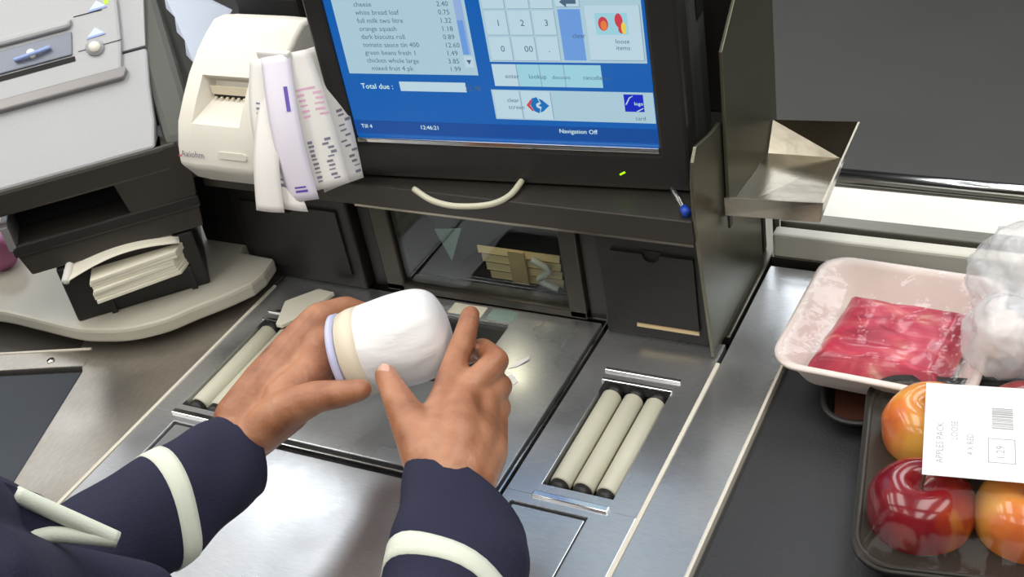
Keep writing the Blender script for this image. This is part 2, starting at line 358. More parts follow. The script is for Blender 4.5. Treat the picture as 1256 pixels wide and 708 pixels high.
box('warning_sticker', -.587, -.557, .8715, .889, .0010, .0014, 'grey_green', scn, 0, label='pale green sticker on the platter edge')
# upright window housing
box('window_post', -.722, -.698, .8935, .915, .002, .138, 'post', scn, .002)
box('window_post', -.500, -.480, .8935, .915, .002, .138, 'post', scn, .002)
box('side_cheek', -.742, -.722, .900, .93, .0, .138, 'black', scn, .002)
box('side_cheek', -.480, -.458, .900, .93, .0, .138, 'charcoal', scn, .002)
box('window_sill', -.722, -.480, .8935, .915, .0008, .012, 'post', scn, .002)
box('window_head', -.722, -.480, .8935, .915, .124, .138, 'black', scn, .002)
box('window_pane', -.698, -.500, .898, .901, .012, .124, 'window', scn, 0, label='dark glass of the upright window')
boxes('optics_box', [(-.722, -.478, 1.03, 1.035, 0, .138), (-.722, -.478, .93, 1.03, .0, .003), (-.722, -.7, .915, 1.03, .003, .138), (-.498, -.478, .915, 1.03, .003, .138), (-.7, -.498, .915, 1.03, .134, .138)], 'gap', scn, 0)
def slab(name, pts, th, m, parent, bev=0):
    n = len(pts); P = [V(p) for p in pts]; nn = (P[1] - P[0]).cross(P[2] - P[0]).normalized() * th
    return bevel(link(name, pm(P + [p + nn for p in P], [tuple(range(n)), tuple(range(2 * n - 1, n - 1, -1))] + [(i, (i + 1) % n, n + (i + 1) % n, n + i) for i in range(n)]), m, parent), bev)
slab('reflected_shape', [(-.698, .93, .118), (-.60, .985, .128), (-.585, 1.0, .05), (-.655, .95, .012)], .002, 'belt_blue', scn)  # coloured slabs behind the pane stand in for reflections in the glass
slab('reflected_shape', [(-.662, .921, .071), (-.632, .926, .072), (-.645, .916, .036)], .002, 'grey_green', scn)
slab('reflected_shape', [(-.655, .915, .105), (-.640, .918, .118), (-.637, .918, .117), (-.652, .915, .103)], .002, 'chrome', scn)
for i in range(4):  # bronze slats shaped as a striped reflection in the pane
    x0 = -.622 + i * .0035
    slab('reflected_strip', [(x0, .935, .047 - i * .0105), (-.524, .935, .047 - i * .0105), (-.524, .932, .0398 - i * .0105), (x0 + .002, .932, .0398 - i * .0105)], .002, 'brass', scn)
box('reflected_block', -.582, -.562, .928, .931, .008, .050, 'wood', scn, .001)  # brown block standing in for part of the same reflection
area('strip_fill_light', (-.60, .925, .130), (-.57, .94, .03), .05, .02, .05, (1, .85, .6))  # added fill light that brightens the strips behind the glass
tube('reflected_squiggle', [(-.551, .925, .045), (-.532, .922, .036), (-.545, .922, .022), (-.524, .922, .014)], .0036, 'cream', scn, 8)  # cream squiggle standing in for a crumpled reflection in the pane

# ---------------------------------------------------------------- shelf over the scanner and storage boxes
sh = thing('monitor_shelf', 'dark steel shelf carrying the monitor above the scanner window', 'shelf', (-.6, .95, .14))
box('shelf_top', -.895, -.3405, .853, 1.05, .157, .166, 'steel_dark', sh, .001)
box('shelf_lip', -.895, -.3405, .8495, .8545, .142, .1665, 'charcoal', sh, .001, label='turned down front edge of the shelf')
box('shelf_edge_strip', -.70, -.3405, .8490, .8497, .1405, .1432, 'tray_metal', sh, 0)
box('dark_backing', -.93, -.3425, 1.052, 1.062, .0, .42, 'dark', sh, .001, label='dark panel added to darken the gaps behind the shelf')  # added backing that turns the gaps around the monitor dark
box('dark_filler', -.972, -.905, .897, .906, .0305, .157, 'black', sh, .001)  # black sheet added to fill the dark gap beside the printer base
def storebox(label, x0, x1, yf, notch):
    s = thing('storage_box', label, 'box', ((x0 + x1) / 2, yf + .07, 0), group='black storage boxes under the shelf')
    box('box_body', x0, x1, yf, yf + .14, .0, .136, 'dark', s, .003)
    dx0, dx1 = x0 + .016, x1 - .014
    cx = (dx0 + dx1) / 2
    dt = .103
    arc = [(cx + .0085 * math.cos(math.radians(a)), dt + .0085 * math.sin(math.radians(a)) * 1.0) for a in range(180, 361, 20)]
    prism('door_panel', [(dx0, .020), (dx0, dt)] + arc + [(dx1, dt), (dx1, .020)], yf - .0035, yf + .001, 'dark', s, .0006, axis='y')
    box('notch_pocket', cx - .01, cx + .01, yf - .0008, yf - .0002, dt - .010, dt + .003, 'gap', s, 0)
    if notch: box('glint_strip', dx0 + .02, dx1, yf - .0048, yf - .0030, .016, .0195, 'brass', s, 0, label='thin brass edge strip')
    return s
storebox('black storage box with notched front left of the scanner window', -.905, -.745, .888, False)
storebox('black storage box with notched front right of the scanner window', -.455, -.341, .884, True)

# ---------------------------------------------------------------- divider with small tray
dv = thing('divider_plate', 'upright grey green metal divider right of the monitor', 'divider', (-.336, .95, 0))
prism('front_plate', [(.868, .0015), (1.03, .0015), (1.03, .16), (.93, .222), (.905, .224), (.868, .232), (.858, .222), (.853, .205), (.851, .17)], -.3405, -.3370, 'divider', dv, .0008, axis='x', label='lower curved divider sheet')
prism('rear_plate', [(.925, .125), (1.062, .10), (1.062, .002), (1.075, .002), (1.082, .14), (1.085, .36), (1.05, .372), (.933, .289)], -.3355, -.332, 'divider', dv, .0008, axis='x', label='taller divider sheet with chamfered corner')
tr = thing('side_tray', 'small open steel tray fixed to the divider above the belt', 'tray', (-.293, .985, .12))
T0 = [V((-.331, .9104, .138)), V((-.249, .9250, .1315)), V((-.262, 1.060, .118)), V((-.331, 1.045, .1255))]
T1 = [V((-.331, .9100, .1565)), V((-.2455, .9240, .1525)), V((-.2470, 1.068, .156)), V((-.331, 1.066, .1525))]
def quad3(name, a, b, c, d, m, parent, th=.0018):
    o = link(name, pm([a, b, c, d], [(0, 1, 2, 3)]), m, parent); s = o.modifiers.new('s', 'SOLIDIFY'); s.thickness = th; s.offset = 0; return o
quad3('tray_floor', *T0, 'tray_metal', tr)
quad3('front_wall', T0[0], T0[1], T1[1], T1[0], 'tray_metal', tr)
quad3('side_wall', T0[1], T0[2], T1[2], T1[1], 'tray_metal', tr)
quad3('back_wall', T0[2], T0[3], T1[3], T1[2], 'tray_metal', tr)
box('mounting_tab', -.3325, -.3300, .918, .926, .118, .134, 'black', tr, .0005)

# ---------------------------------------------------------------- conveyors
bl = thing('conveyor_belt', 'dark rubber conveyor belt on the right under the packed food', 'conveyor', (0, .8, -.88))
box('belt_surface', -.2700, .55, .30, 1.018, -.03, -.003, 'rubber', bl, .004)
box('end_roller', -.2700, .55, 1.022, 1.040, -.03, -.008, 'gap', bl, .004)
box('belt_casing', -.27, .56, .30, 1.17, -.86, -.035, 'body', bl, .004)
box('casing_foot', -.25, .54, .32, 1.15, -.88, -.86, 'black', bl, .0)
gd = thing('belt_guard', 'cream metal guard rail with chrome tube along the far belt side', 'rail', (0, 1.1, 0))
box('guard_face', -.331, .56, 1.044, 1.062, -.006, .030, 'cream', gd, .003, label='cream front bar of the guard')
box('lower_trim', -.331, .56, 1.0405, 1.044, -.03, .004, 'steel_dark', gd, .0005)
box('dark_trim', -.331, .56, 1.074, 1.094, .006, .028, 'steel_dark', gd, .002)
box('deck', -.331, .56, 1.094, 1.155, .0, .026, 'white_deck', gd, .001, label='white flat deck')
box('gap_strip', -.331, .56, 1.156, 1.166, .0, .022, 'steel_dark', gd, 0)
tube('chrome_tube', [(-.335, 1.176, .026), (.56, 1.176, .026)], .0095, 'chrome', gd, 20)
box('guard_underside', -.335, .56, 1.05, 1.19, -.03, -.001, 'steel_dark', gd, .001)
lb = thing('conveyor_belt', 'blue grey belt at the left edge set at an angle', 'conveyor', (-.989, .687, 0), math.radians(19), local=True)
box('belt_surface', -.9, -.002, -.62, -.003, -.03, -.004, 'belt_blue', lb, .003)
box('end_strip', -.9, -.002, .0, .0285, -.02, .0005, 'steel_scratched', lb, .001, label='scratched steel strip across the belt end')
box('strip_edge', -.9, -.006, .0285, .0315, -.02, .0015, 'seam', lb, .0004)
box('rear_plate', -.9, -.006, .033, .45, -.02, -.002, 'charcoal', lb, .001)
tube('screw', [(-.047, .012, 0), (-.047, .012, .002)], .0042, 'chrome', lb, 14, sub=1)

# ---------------------------------------------------------------- curved platform and the big printer
pf = thing('printer_platform', 'cream curved platform under the large silver printer', 'platform', (-1.05, .85, 0))
fr = [at(px, py, .030) for px, py in ((-260, 372), (-120, 376), (-40, 379), (0, 382), (40, 391), (91, 403), (125, 405), (158, 403), (200, 393), (237, 378), (275, 363), (308, 348))]
# smooth the outline
def cr(P, sub=5):
    Q = []
    for i in range(len(P) - 1):
        a = P[max(i - 1, 0)]; b = P[i]; c = P[i + 1]; d = P[min(i + 2, len(P) - 1)]
        for k in range(sub):
            t = k / sub; Q.append(.5 * ((2 * b) + (c - a) * t + (2 * a - 5 * b + 4 * c - d) * t * t + (3 * b - a - 3 * c + d) * t ** 3))
    return Q + [P[-1]]
out = [(p.x, p.y) for p in cr(fr)] + [(-.856, .853), (-.862, .883), (-.912, .885), (-1.0, 1.25), (-1.75, 1.25)]
prism('platform_slab', out, .012, .030, 'platform', pf, .004)
prism('platform_foot', [(-1.05, .78), (-.95, .79), (-.93, .86), (-1.0, 1.0), (-1.2, 1.0)], .0, .012, 'gap', pf)

A = math.radians(43)
bp = thing('receipt_printer', 'large silver and black slip printer at the left edge', 'printer', (-1.014, .722, .030), A, local=True)
# local x along the front, local -y towards the cashier, z up
Zb = .176                                           # lower edge of the silver cover
box('base_unit', -.002, .146, .0, .20, .0005, .07, 'black', bp, .002)
prism('slot_tray', [(-.034, .105), (-.026, .072), (.160, .072), (.163, .105)], -.0, .19, 'charcoal', bp, .002, axis='y', label='dark lower tray of the printer')
box('tray_lip', -.034, .165, -.004, .002, .098, .112, 'dark', bp, .002)
box('tray_end', -.036, -.028, -.004, .05, .107, .136, 'silver_dark', bp, .001)
box('slot_back', -.03, .16, .05, .19, .105, Zb, 'gap', bp, .001)
prism('body_block', [(.082, Zb), (.093, .108), (.164, .110), (.170, .15), (.160, Zb)], -.003, .19, 'charcoal', bp, .003, axis='y')
box('dark_band', -.20, .150, -.004, .03, .147, Zb, 'charcoal', bp, .004, label='dark band under the silver cover')
tt = math.radians(45)
def pl(s, ww, h=0.0):                               # on the sloping cover
    return V((s, ww * math.cos(tt) - h * math.sin(tt) - .001, Zb + ww * math.sin(tt) + h * math.cos(tt)))
def cover(name, pts, h0, h1, m, parent, bev=.001, label=None):
    n = len(pts); vs = [pl(a, b, h0) for a, b in pts] + [pl(a, b, h1) for a, b in pts]
    fs = [tuple(range(n)), tuple(range(2 * n - 1, n - 1, -1))] + [(i, (i + 1) % n, n + (i + 1) % n, n + i) for i in range(n)]
    return bevel(link(name, pm(vs, fs), m, parent, label=label), bev)
cover('silver_cover', [(-.25, 0), (.140, 0), (.1475, .03), (.153, .07), (.160, .105), (.160, .1105), (-.25, .1105)], -.02, .0, 'silver', bp, .003, 'smooth silver front of the cover')
cover('silver_cover', [(-.25, .1125), (.160, .1125), (.172, .165), (.178, .22), (-.25, .22)], -.02, .0, 'silver', bp, .0008, 'upper silver cover')
prism('side_cover', [(.004, .140), (.0, Zb), (.150, Zb + .138), (.23, Zb + .18), (.23, .105), (.05, .105)], .150, .186, 'grey_casing', bp, .008, axis='x', label='dark side of the printer')
cover('button_panel', [(-.25, .083), (.129, .085), (.138, .12), (.146, .168), (.150, .22), (-.25, .22)], 0, .007, 'silver', bp, .005, 'raised panel with buttons')
cover('panel_edge', [(-.25, .079), (.1300, .081), (.136, .090), (.134, .0935), (-.25, .0915)], -.002, .0078, 'silver_dark', bp, .0055)
cover('card_slot', [(-.25, .109), (.088, .112), (.0885, .1175), (-.25, .115)], .0071, .0076, 'gap', bp, 0, 'black slot in the panel')
cover('slot_flap', [(-.25, .117), (.0865, .119), (.0925, .1445), (-.25, .140)], .007, .0095, 'flap_blue', bp, .0012)
cover('ridge', [(-.25, .146), (.092, .148), (.097, .158), (-.25, .158)], .006, .013, 'silver', bp, .004, 'rounded silver ridge')
cover('seam_line', [(.093, .121), (.139, .122), (.139, .1228), (.093, .1218)], .0071, .0074, 'gap', bp, 0)
cover('seam_line', [(.098, .160), (.128, .160), (.128, .161), (.098, .161)], .0071, .0074, 'gap', bp, 0)
lev = tube('lever', [pl(.030, .1275, .013), pl(.048, .1285, .0145), (pl(.068, .1315, .013))], .0022, 'blue_plastic', bp, 10, label='pale blue lever')
tube('lever_pivot', [pl(.048, .130, .007), pl(.048, .130, .015)], .0045, 'beige', bp, 14, sub=1)
tube('round_button', [pl(.1105, .121, .006), pl(.1105, .121, .0095)], .0095, 'silver', bp, 20, sub=1)
tube('button_cap', [pl(.1105, .121, .0094), pl(.1105, .121, .0105)], .006, 'beige', bp, 16, sub=1)
for (s, w0) in ((.115, .134), (.124, .163)):
    cover('arrow_mark', [(s - .009, w0), (s + .009, w0 + .001), (s + .001, w0 + .009)], .007, .0078, 'paper_blue', bp, 0, 'pale blue arrow on the panel')
    cover('arrow_shadow', [(s - .010, w0 - .0022), (s + .010, w0 - .001), (s + .009, w0 + .001), (s - .009, w0)], .007, .0079, 'blue_plastic', bp, 0)
cover('indicator_light', [(.132, .166), (.136, .1665), (.137, .172), (.133, .1715)], .007, .0078, 'led', bp, 0, 'small green light')
# paper lying in the printer's lower opening
ps = thing('paper_stack', 'stack of cream paper slips stuck out under the dark printer tray', 'paper', (-1.0, .73, .03), A, local=True)
for i in range(7):
    x0 = .015 + random.uniform(-.003, .002); z = .031 + i * .0042
    prism('slip', [(x0, -.022 + random.uniform(-.003, .003)), (.104 + random.uniform(-.002, .004), -.012), (.125, .02), (.12, .09), (x0 + .01, .09)], z, z + .0040, 'paper_cream', ps, .0006)
def curl(u, v):
    return V((-.010 + .125 * u, -.020 + .03 * v + .012 * u, .0645 + .012 * math.sin(u * 3) * (1 - .3 * v) + .004 * v))
sheet('curled_slip', curl, 16, 5, 'paper_cream', ps, .0008)
tube('curled_edge', [(-.009, -.019, .0655), (-.003, .0, .071), (-.002, .02, .070)], .0042, 'paper', ps, 10)
for sx in (.02, .11): box('slip_support', sx, sx + .006, 0, .08, .0006, .031, 'black', ps, 0)
# torn pale blue paper rising behind
pbk = thing('receipt_paper', 'pale blue torn receipt paper standing between the two printers', 'paper', (-.86, .95, .16))
tp = [atd(188, -18, 1.32), atd(240, -10, 1.34), atd(285, 12, 1.36), atd(262, 60, 1.34), atd(240, 96, 1.33)]
lo = []
for i in range(9):
    q = atd(188 + (240 - 188) * (i / 8) ** .85, -18 + 114 * (i / 8), 1.325); lo.append(q + (V((.006, 0, .004)) if i % 2 else V((0, 0, 0))))
slab('torn_sheet', tp[:4] + lo[::-1], .0008, 'paper_blue', pbk)
box('paper_stub', -.905, -.82, .99, 1.02, .1665, .30, 'black', pbk, .004)
# pink pouch at the far left
pk = thing('plastic_bottle', 'small pink bottle lying beyond the silver printer at left edge', 'bottle', tuple(at(-6, 300, .055)))
BX, BY, _ = at(-6, 300, .055)
lathe('bottle_body', [(.012, -.03), (.021, -.026), (.0215, .03), (.017, .05), (.009, .06)], 'pink', pk, 24, Matrix.Translation((BX, BY, .0518)) @ Matrix.Rotation(math.radians(-35), 4, 'Z') @ Matrix.Rotation(math.radians(-90), 4, 'Y'))
lathe('bottle_cap', [(.011, .058), (.012, .060), (.012, .075), (.009, .078)], 'blue_tape', pk, 18, Matrix.Translation((BX, BY, .0518)) @ Matrix.Rotation(math.radians(-35), 4, 'Z') @ Matrix.Rotation(math.radians(-90), 4, 'Y'))

# ---------------------------------------------------------------- small white printer
wp = thing('cheque_printer', 'small ivory printer with a recessed slot on the shelf beside the monitor', 'printer', (-.812, .87, .1665))
prof = [(.800, .199), (.805, .218), (.816, .240), (.833, .258), (.852, .276), (.874, .292), (.895, .303), (.912, .3100), (.926, .3085), (.938, .300), (.942, .1665), (.835, .1665), (.815, .176)]
L0, R0 = -.869, -.754; rx0, rx1 = -.848, -.788; sill = (.815, .238); topy = (.846, .2705)
def rounded_casing():
    n = len(prof); bmv = []; xs = [L0, L0 + .006, L0 + .02, rx0, rx1, R0 - .02, R0 - .006, R0]
    ins = [.010, .004, .001, 0, 0, .001, .004, .010]
    cy, cz = .90, .24
    rings = []
    for x, d in zip(xs, ins):
        rings.append([V((x, y + (cy - y) * d * 3.0 * (1 if y < .93 else .3), z + (cz - z) * d * 3.0 * (1 if z > .17 else 0))) for y, z in prof])
    vs, fs = ringloft(rings)
    # open the recess: drop profile faces 1..3 between the two middle rings
    keep = []
    for f in fs:
        if len(f) == 4 and f[0] // n == 3 and f[0] % n in (2, 3): continue
        keep.append(f)
    return vs, keep
vs, fs = rounded_casing(); cs = link('casing', pm(vs, fs), 'beige', wp)
for p in cs.data.polygons: p.use_smooth = True
cs.data.set_sharp_from_angle(angle=math.radians(40))
bevel(cs, .0035, 3)
# recess walls, floor ramp and dark slot
y0, z0 = prof[2]; y1, z1 = prof[4]
rd = .036
link('recess', pm([(rx0, y0, z0), (rx1, y0, z0), (rx1 - .004, y0 + .038, z0 + .010), (rx0 + .004, y0 + .038, z0 + .010),
                   (rx1 - .004, y1 + .012, z1 - .012), (rx0 + .004, y1 + .012, z1 - .012), (rx1, y1, z1), (rx0, y1, z1),
                   (rx0, prof[3][0], prof[3][1]), (rx1, prof[3][0], prof[3][1])],
     [(0, 1, 2, 3), (3, 2, 4, 5), (5, 4, 6, 7), (0, 3, 5, 8), (8, 5, 7), (1, 9, 4, 2), (9, 6, 4)]), 'beige', wp)
box('recess_shade', rx0 + .005, rx1 - .005, y0 + .0358, y0 + .0372, z0 + .015, z0 + .024, 'band', wp, 0, label='brown band standing for shade on the recess back wall')  # shade of the recess back wall put in as a brown strip
boxes('slot_rollers', [(rx0 + .007, rx1 - .007, y0 + .0362, y0 + .0375, z0 + .0105, z0 + .0150)], 'gap', wp, 0)
for i in range(7): box('slot_tooth', rx0 + .008 + i * .0072, rx0 + .0105 + i * .0072, y0 + .0335, y0 + .0365, z0 + .009, z0 + .0125, 'band', wp, 0)
mface = Matrix.Translation((-.863, .8008, .2065)) @ Matrix.Rotation(math.radians(75), 4, 'X')
text('Axiohm', .0095, Matrix.Translation((-.862, .8015, .2095)) @ Matrix.Rotation(math.radians(75), 4, 'X'), 'ink', wp, 'maker_name')
box('name_dot', -.8640, -.8618, .8005, .8016, .2095, .2112, 's_red', wp, 0)
o = prism('eject_button', rrect(.0165, .0035, .0033, 4), 0, .0016, 'beige', wp, .0003); o.data.transform(Matrix.Translation(V((-.800, .8050, .2175)) - V((-.812, .87, .1665)) + V((-.812, .87, .1665))) @ Matrix.Rotation(math.radians(75), 4, 'X')) if False else None
bpy.data.objects.remove(o)
me = pm(*(lambda P: ([(a, b, 0) for a, b in P] + [(a, b, .0018) for a, b in P], [tuple(range(len(P))), tuple(range(2 * len(P) - 1, len(P) - 1, -1))] + [(i, (i + 1) % len(P), len(P) + (i + 1) % len(P), len(P) + i) for i in range(len(P))]))(rrect(.018, .0035, .0033, 4)))
me.transform(Matrix.Translation((-.796, .8045, .2140)) @ Matrix.Rotation(math.radians(75), 4, 'X')); link('eject_button', me, 'beige', wp)

# papers clipped to its right side
rc = thing('receipt_bundle', 'bundle of printed receipts hanging between ivory printer and monitor', 'paper', (-.72, .83, .30))
def strip(name, a, b, wd, bow, m, tw=0.0, fl=0.0):
    a = V(a); b = V(b); wv = V(wd)
    return sheet(name, lambda u, v: a.lerp(b, v) + wv * (u - .5) * (1 + fl * v) + V(bow) * math.sin(math.pi * v) + V((0, -.004, .002)) * math.sin(u * 3.1) + V((tw * v * v, 0, 0)), 6, 18, m, rc, .0004)
SA = ((-.752, .842, .303), (-.714, .770, .184), (.034, .004, -.004), (-.006, -.006, .004), .004)
SB = ((-.736, .838, .309), (-.699, .778, .190), (.026, .012, .0), (.004, -.010, .006), .0)
SC = ((-.728, .848, .307), (-.688, .800, .193), (.034, .022, .002), (.004, -.002, .004), .004)
SD = ((-.742, .832, .285), (-.7150, .757, .188), (.022, .004, -.002), (-.001, -.010, .003), -.010)
SE = ((-.724, .872, .300), (-.694, .832, .176), (.030, .028, .004), (.002, .002, .004), .002)
for k_, q_ in enumerate((SA, SB, SC, SD, SE)): strip('receipt', q_[0], q_[1], q_[2], q_[3], 'paper_lilac' if k_ == 1 else 'paper', q_[4], .3 if k_ == 3 else 0)
box('paper_clip', -.760, -.722, .839, .846, .296, .312, 'paper', rc, .002)
def barc(a, b, wv, n, m, lift=(0, -.0042, .0030)):
    a = V(a); b = V(b); wv = V(wv); vs = []; fs = []
    for i in range(n):
        t0 = i / n; t1 = (i + random.uniform(.3, .75)) / n
        p = a.lerp(b, t0) + V(lift); q = a.lerp(b, t1) + V(lift); k = len(vs)
        vs += [p - wv / 2, p + wv / 2, q + wv / 2, q - wv / 2]; fs.append((k, k + 1, k + 2, k + 3))
    me = bpy.data.meshes.new('p'); me.from_pydata([tuple(v) for v in vs], [], fs); return link('printed_lines', me, m, rc)
def onstrip(A_, B_, bow, tw, v, u=.5, wd=(.03, .004, 0)):
    return V(A_).lerp(V(B_), v) + V(wd) * (u - .5) + V(bow) * math.sin(math.pi * v) + V((tw * v * v, 0, 0))
def prnt(A_, B_, bow, tw, wd, v0, v1, u0, u1, n, m, fillr=.55):
    vs = []; fs = []
    nrm = (V(B_) - V(A_)).cross(V(wd)).normalized()
    if nrm.dot(V((0, 0, CH)) - V(A_)) < 0: nrm = -nrm
    for i in range(n):
        a = v0 + (v1 - v0) * i / n; b = a + (v1 - v0) / n * random.uniform(fillr - .2, fillr + .2); k = len(vs)
        uu1 = u1 if m == 'ink_block' else u0 + (u1 - u0) * random.uniform(.75, 1)
        for (u, v) in ((u0, a), (uu1, a), (uu1, b), (u0, b)):
            vs.append(V(A_).lerp(V(B_), v) + V(wd) * (u - .5) + V(bow) * math.sin(math.pi * v) + V((0, -.004, .002)) * math.sin(u * 3.1) + V((tw * v * v, 0, 0)) + nrm * .0009)
        fs.append((k, k + 1, k + 2, k + 3))
    me = bpy.data.meshes.new('p'); me.from_pydata([tuple(v) for v in vs], [], fs); return link('printed_lines', me, m, rc)
def P_(q, *r): prnt(q[0], q[1], q[3], q[4], q[2], *r)
P_(SA, .30, .86, .30, .80, 17, 'ink'); P_(SC, .28, .52, .45, 1.0, 6, 'ink_pink', .4); P_(SC, .66, .97, .35, .95, 10, 'ink', .45)
P_(SB, .22, .40, .72, .86, 1, 'ink_purple', .8); P_(SB, .90, .95, .4, .8, 2, 'ink_purple', .5); P_(SE, .50, .97, .3, 1.0, 13, 'ink', .4)

# ---------------------------------------------------------------- touch monitor
mo = thing('touch_monitor', 'black checkout touch screen showing a blue and white sales page', 'monitor', (-.709, .862, .1675), math.atan2(.0926, .9957), local=True)
S0, S1, Q0, Q1 = .0215, .3275, .0480, .2765
MW, MH = .3560, .305
def mframe(name, o4, i4, y0, y1, m, parent, bev, label=None):
    vs = [(p[0], y, p[1]) for y in (y0, y1) for q in (o4, i4) for p in q]; fs = []
    for i in range(4):
        j = (i + 1) % 4; fs += [(i, j, 4 + j, 4 + i), (8 + i, 12 + i, 12 + j, 8 + j), (i, 8 + i, 8 + j, j), (4 + i, 4 + j, 12 + j, 12 + i)]
    return bevel(link(name, pm(vs, fs), m, parent, label=label), bev)
R4 = lambda a, b, c, d: [(a, c), (b, c), (b, d), (a, d)]
Z1 = -.0025
mframe('bezel', R4(0, MW, .0, MH), R4(S0, S1, Q0 - .008, Q1 + .006), -.0, .030, 'bezel', mo, .004)
box('chrome_trim', S0 + .0005, S1 + .001, -.0005, .006, Q0 - .0085, Q0 - .0035, 'chrome', mo, .0008, label='shiny strip under the screen')
box('back_shell', .008, MW - .008, .030, .055, .006, MH - .008, 'bezel', mo, .012)
lathe('rear_hump', [(.02, .0), (.075, .0), (.085, .012), (.082, .05), (.05, .06)], 'grey_casing', mo, 30, Matrix.Translation((.22, .050, .17)) @ Matrix.Rotation(math.radians(-90), 4, 'X'))
box('side_column', .300, .352, .060, .110, .0, .30, 'grey_casing', mo, .014, label='grey rounded column behind the screen')
box('column_slot', .3515, .3528, .072, .096, .135, .155, 'gap', mo, 0)
box('column_seam', .3000, .3525, .0595, .1105, .180, .1815, 'gap', mo, 0)
box('screen_panel', S0 + .0002, S1 - .0002, .003, .008, Q0 - .0032, Q1 + .0055, 's_blue', mo, 0, label='glowing blue screen')
scr = [o for o in mo.children if o.name.startswith('screen_panel')][0]
def rects(name, L, m, lay):
    vs, fs = [], []
    for (a, b, c, d) in L:
        k = len(vs); y = .003 - .00015 * lay; vs += [(a, y, c), (b, y, c), (b, y, d), (a, y, d)]; fs.append((k, k + 1, k + 2, k + 3))
    me = bpy.data.meshes.new(name); me.from_pydata(vs, [], fs); return link(name, me, M and m, scr)
rects('status_bar', [(S0, S1, Q0, .0625)], 's_blue_dark', 1)
rects('item_list', [(.0305, .1645, .1125, .27)], 's_pale', 1)
rects('scroll_bar', [(.1535, .1615, .1330, .262)], 's_scroll', 2)
rects('scroll_thumb', [(.1535, .1595, .1330, .1662)], 's_mid', 3)
rects('scroll_button', [(.1535, .1620, .1205, .1312)], 's_key', 2)
me = bpy.data.meshes.new('a'); me.from_pydata([(.1555, .0022, .128), (.1605, .0022, .128), (.158, .0022, .1235)], [], [(0, 1, 2)]); link('scroll_arrow', me, 's_text', scr)
rects('total_field', [(.0812, .1495, .0950, .1048)], 's_key', 1)
rects('keypad_panel', [(.1785, .3250, .1262, .27)], 's_pale', 1)
keys = []; edges = []
cols = [(.1812, .2015), (.2035, .2245), (.2265, .2465)]
for r in range(6):
    zb = .1280 + r * .0246
    for (a, b) in cols: edges.append((a, b + .0006, zb - .0006, zb + .0226)); keys.append((a, b, zb, zb + .0226))
edges += [(.2828 - .008, .3235, .1285, .1795)]; keys += [(.2828 - .008, .3228, .1292, .1795)]
edges += [(.2495, .2712, .1780, .200)]; keys += [(.2495, .2706, .1786, .200)]
rects('key_shadow', edges, 's_edge', 2); rects('key', keys, 's_key', 3)
rects('wide_key', [(.2503, .2707, .1286, .1764)], 's_mid', 4)
rects('picture', [(.2830, .3118, .1528, .1728)], 's_cyan', 4)
def discs(name, L, m, lay):
    vs, fs = [], []
    for (cx, cz, rx, rz) in L:
        k = len(vs); n = 16; vs += [(cx + rx * math.cos(i * math.tau / n), .003 - .00015 * lay, cz + rz * math.sin(i * math.tau / n)) for i in range(n)]; fs.append(tuple(range(k, k + n)))
    me = bpy.data.meshes.new(name); me.from_pydata(vs, [], fs); return link(name, me, m, scr)
discs('picture_fruit', [(.2900, .163, .0045, .0065), (.3040, .166, .0035, .0065), (.3058, .158, .003, .004)], 's_red', 5)
discs('picture_fruit', [(.2905, .1615, .003, .0045)], 's_orange', 6); discs('picture_fruit', [(.3078, .159, .0022, .0055)], 's_yellow', 6)
rects('tab_row', [(.2030, .2825, .1022, .1240)], 's_cyan', 1); rects('tab_row', [(.1792, .2029, .1022, .1240)], 's_key', 1)
rects('tab_lines', [(x, x + .0008, .1022, .1240) for x in (.2026, .2246, .2476)], 's_edge', 2)
rects('lower_bar', [(.1742, .3272, .0682, .0985)], 's_pale', 1); rects('lower_keys', [(.1760, .2015, .0697, .0975), (.2030, .2312, .0697, .0975)], 's_key', 2)
rects('lower_lines', [(.2016, .2024, .0697, .097), (.2313, .2321, .0697, .097)], 's_edge', 3)
# logo: a red arrow and a blue arrow around a pale letter
def poly(name, P, m, lay):
    me = bpy.data.meshes.new(name); me.from_pydata([(a, .003 - .00015 * lay, b) for a, b in P], [], [tuple(range(len(P)))]); return link(name, me, m, scr)
poly('logo_red_arrow', [(.2070, .0835), (.2120, .0895), (.2135, .0890), (.2105, .0835), (.2135, .0780), (.2120, .0775)], 's_red', 4)
poly('logo_blue_arrow', [(.2130, .0905), (.2180, .0920), (.2200, .0870), (.2165, .0850), (.2165, .0820), (.2200, .0800), (.2185, .0755), (.2140, .0775), (.2110, .0835)], 's_logo', 4)
poly('logo_blue_arrow', [(.2195, .0905), (.2225, .0895), (.2290, .0835), (.2225, .0775), (.2195, .0765), (.2215, .0820), (.2185, .0835), (.2215, .0855)], 's_logo', 4)
rects('blue_badge', [(.3003, .3180, .0795, .0965)], 's_royal', 3)
poly('badge_stroke', [(.3010, .0862), (.3050, .0935), (.3090, .0955), (.3086, .0948), (.3056, .0925), (.3025, .0866)], 's_key', 4)
poly('badge_stroke', [(.3105, .0802), (.3170, .0835), (.3175, .0828), (.3120, .0797)], 's_key', 4)
SM = lambda x, z, lay=6: Matrix.Translation((x, .003 - .00015 * lay, z)) @ Matrix.Rotation(math.radians(90), 4, 'X')
items = ['butter 250g', 'cheese', 'white bread loaf', 'full milk two litre', 'orange squash', 'dark biscuits roll', 'tomato sauce tin 400', 'green beans fresh 1', 'chicken whole large', 'mixed fruit 4 pk']
price = ['1.65', '2.40', '0.75', '1.32', '1.18', '0.89', '12.60', '1.49', '3.85', '1.99']
tx = []
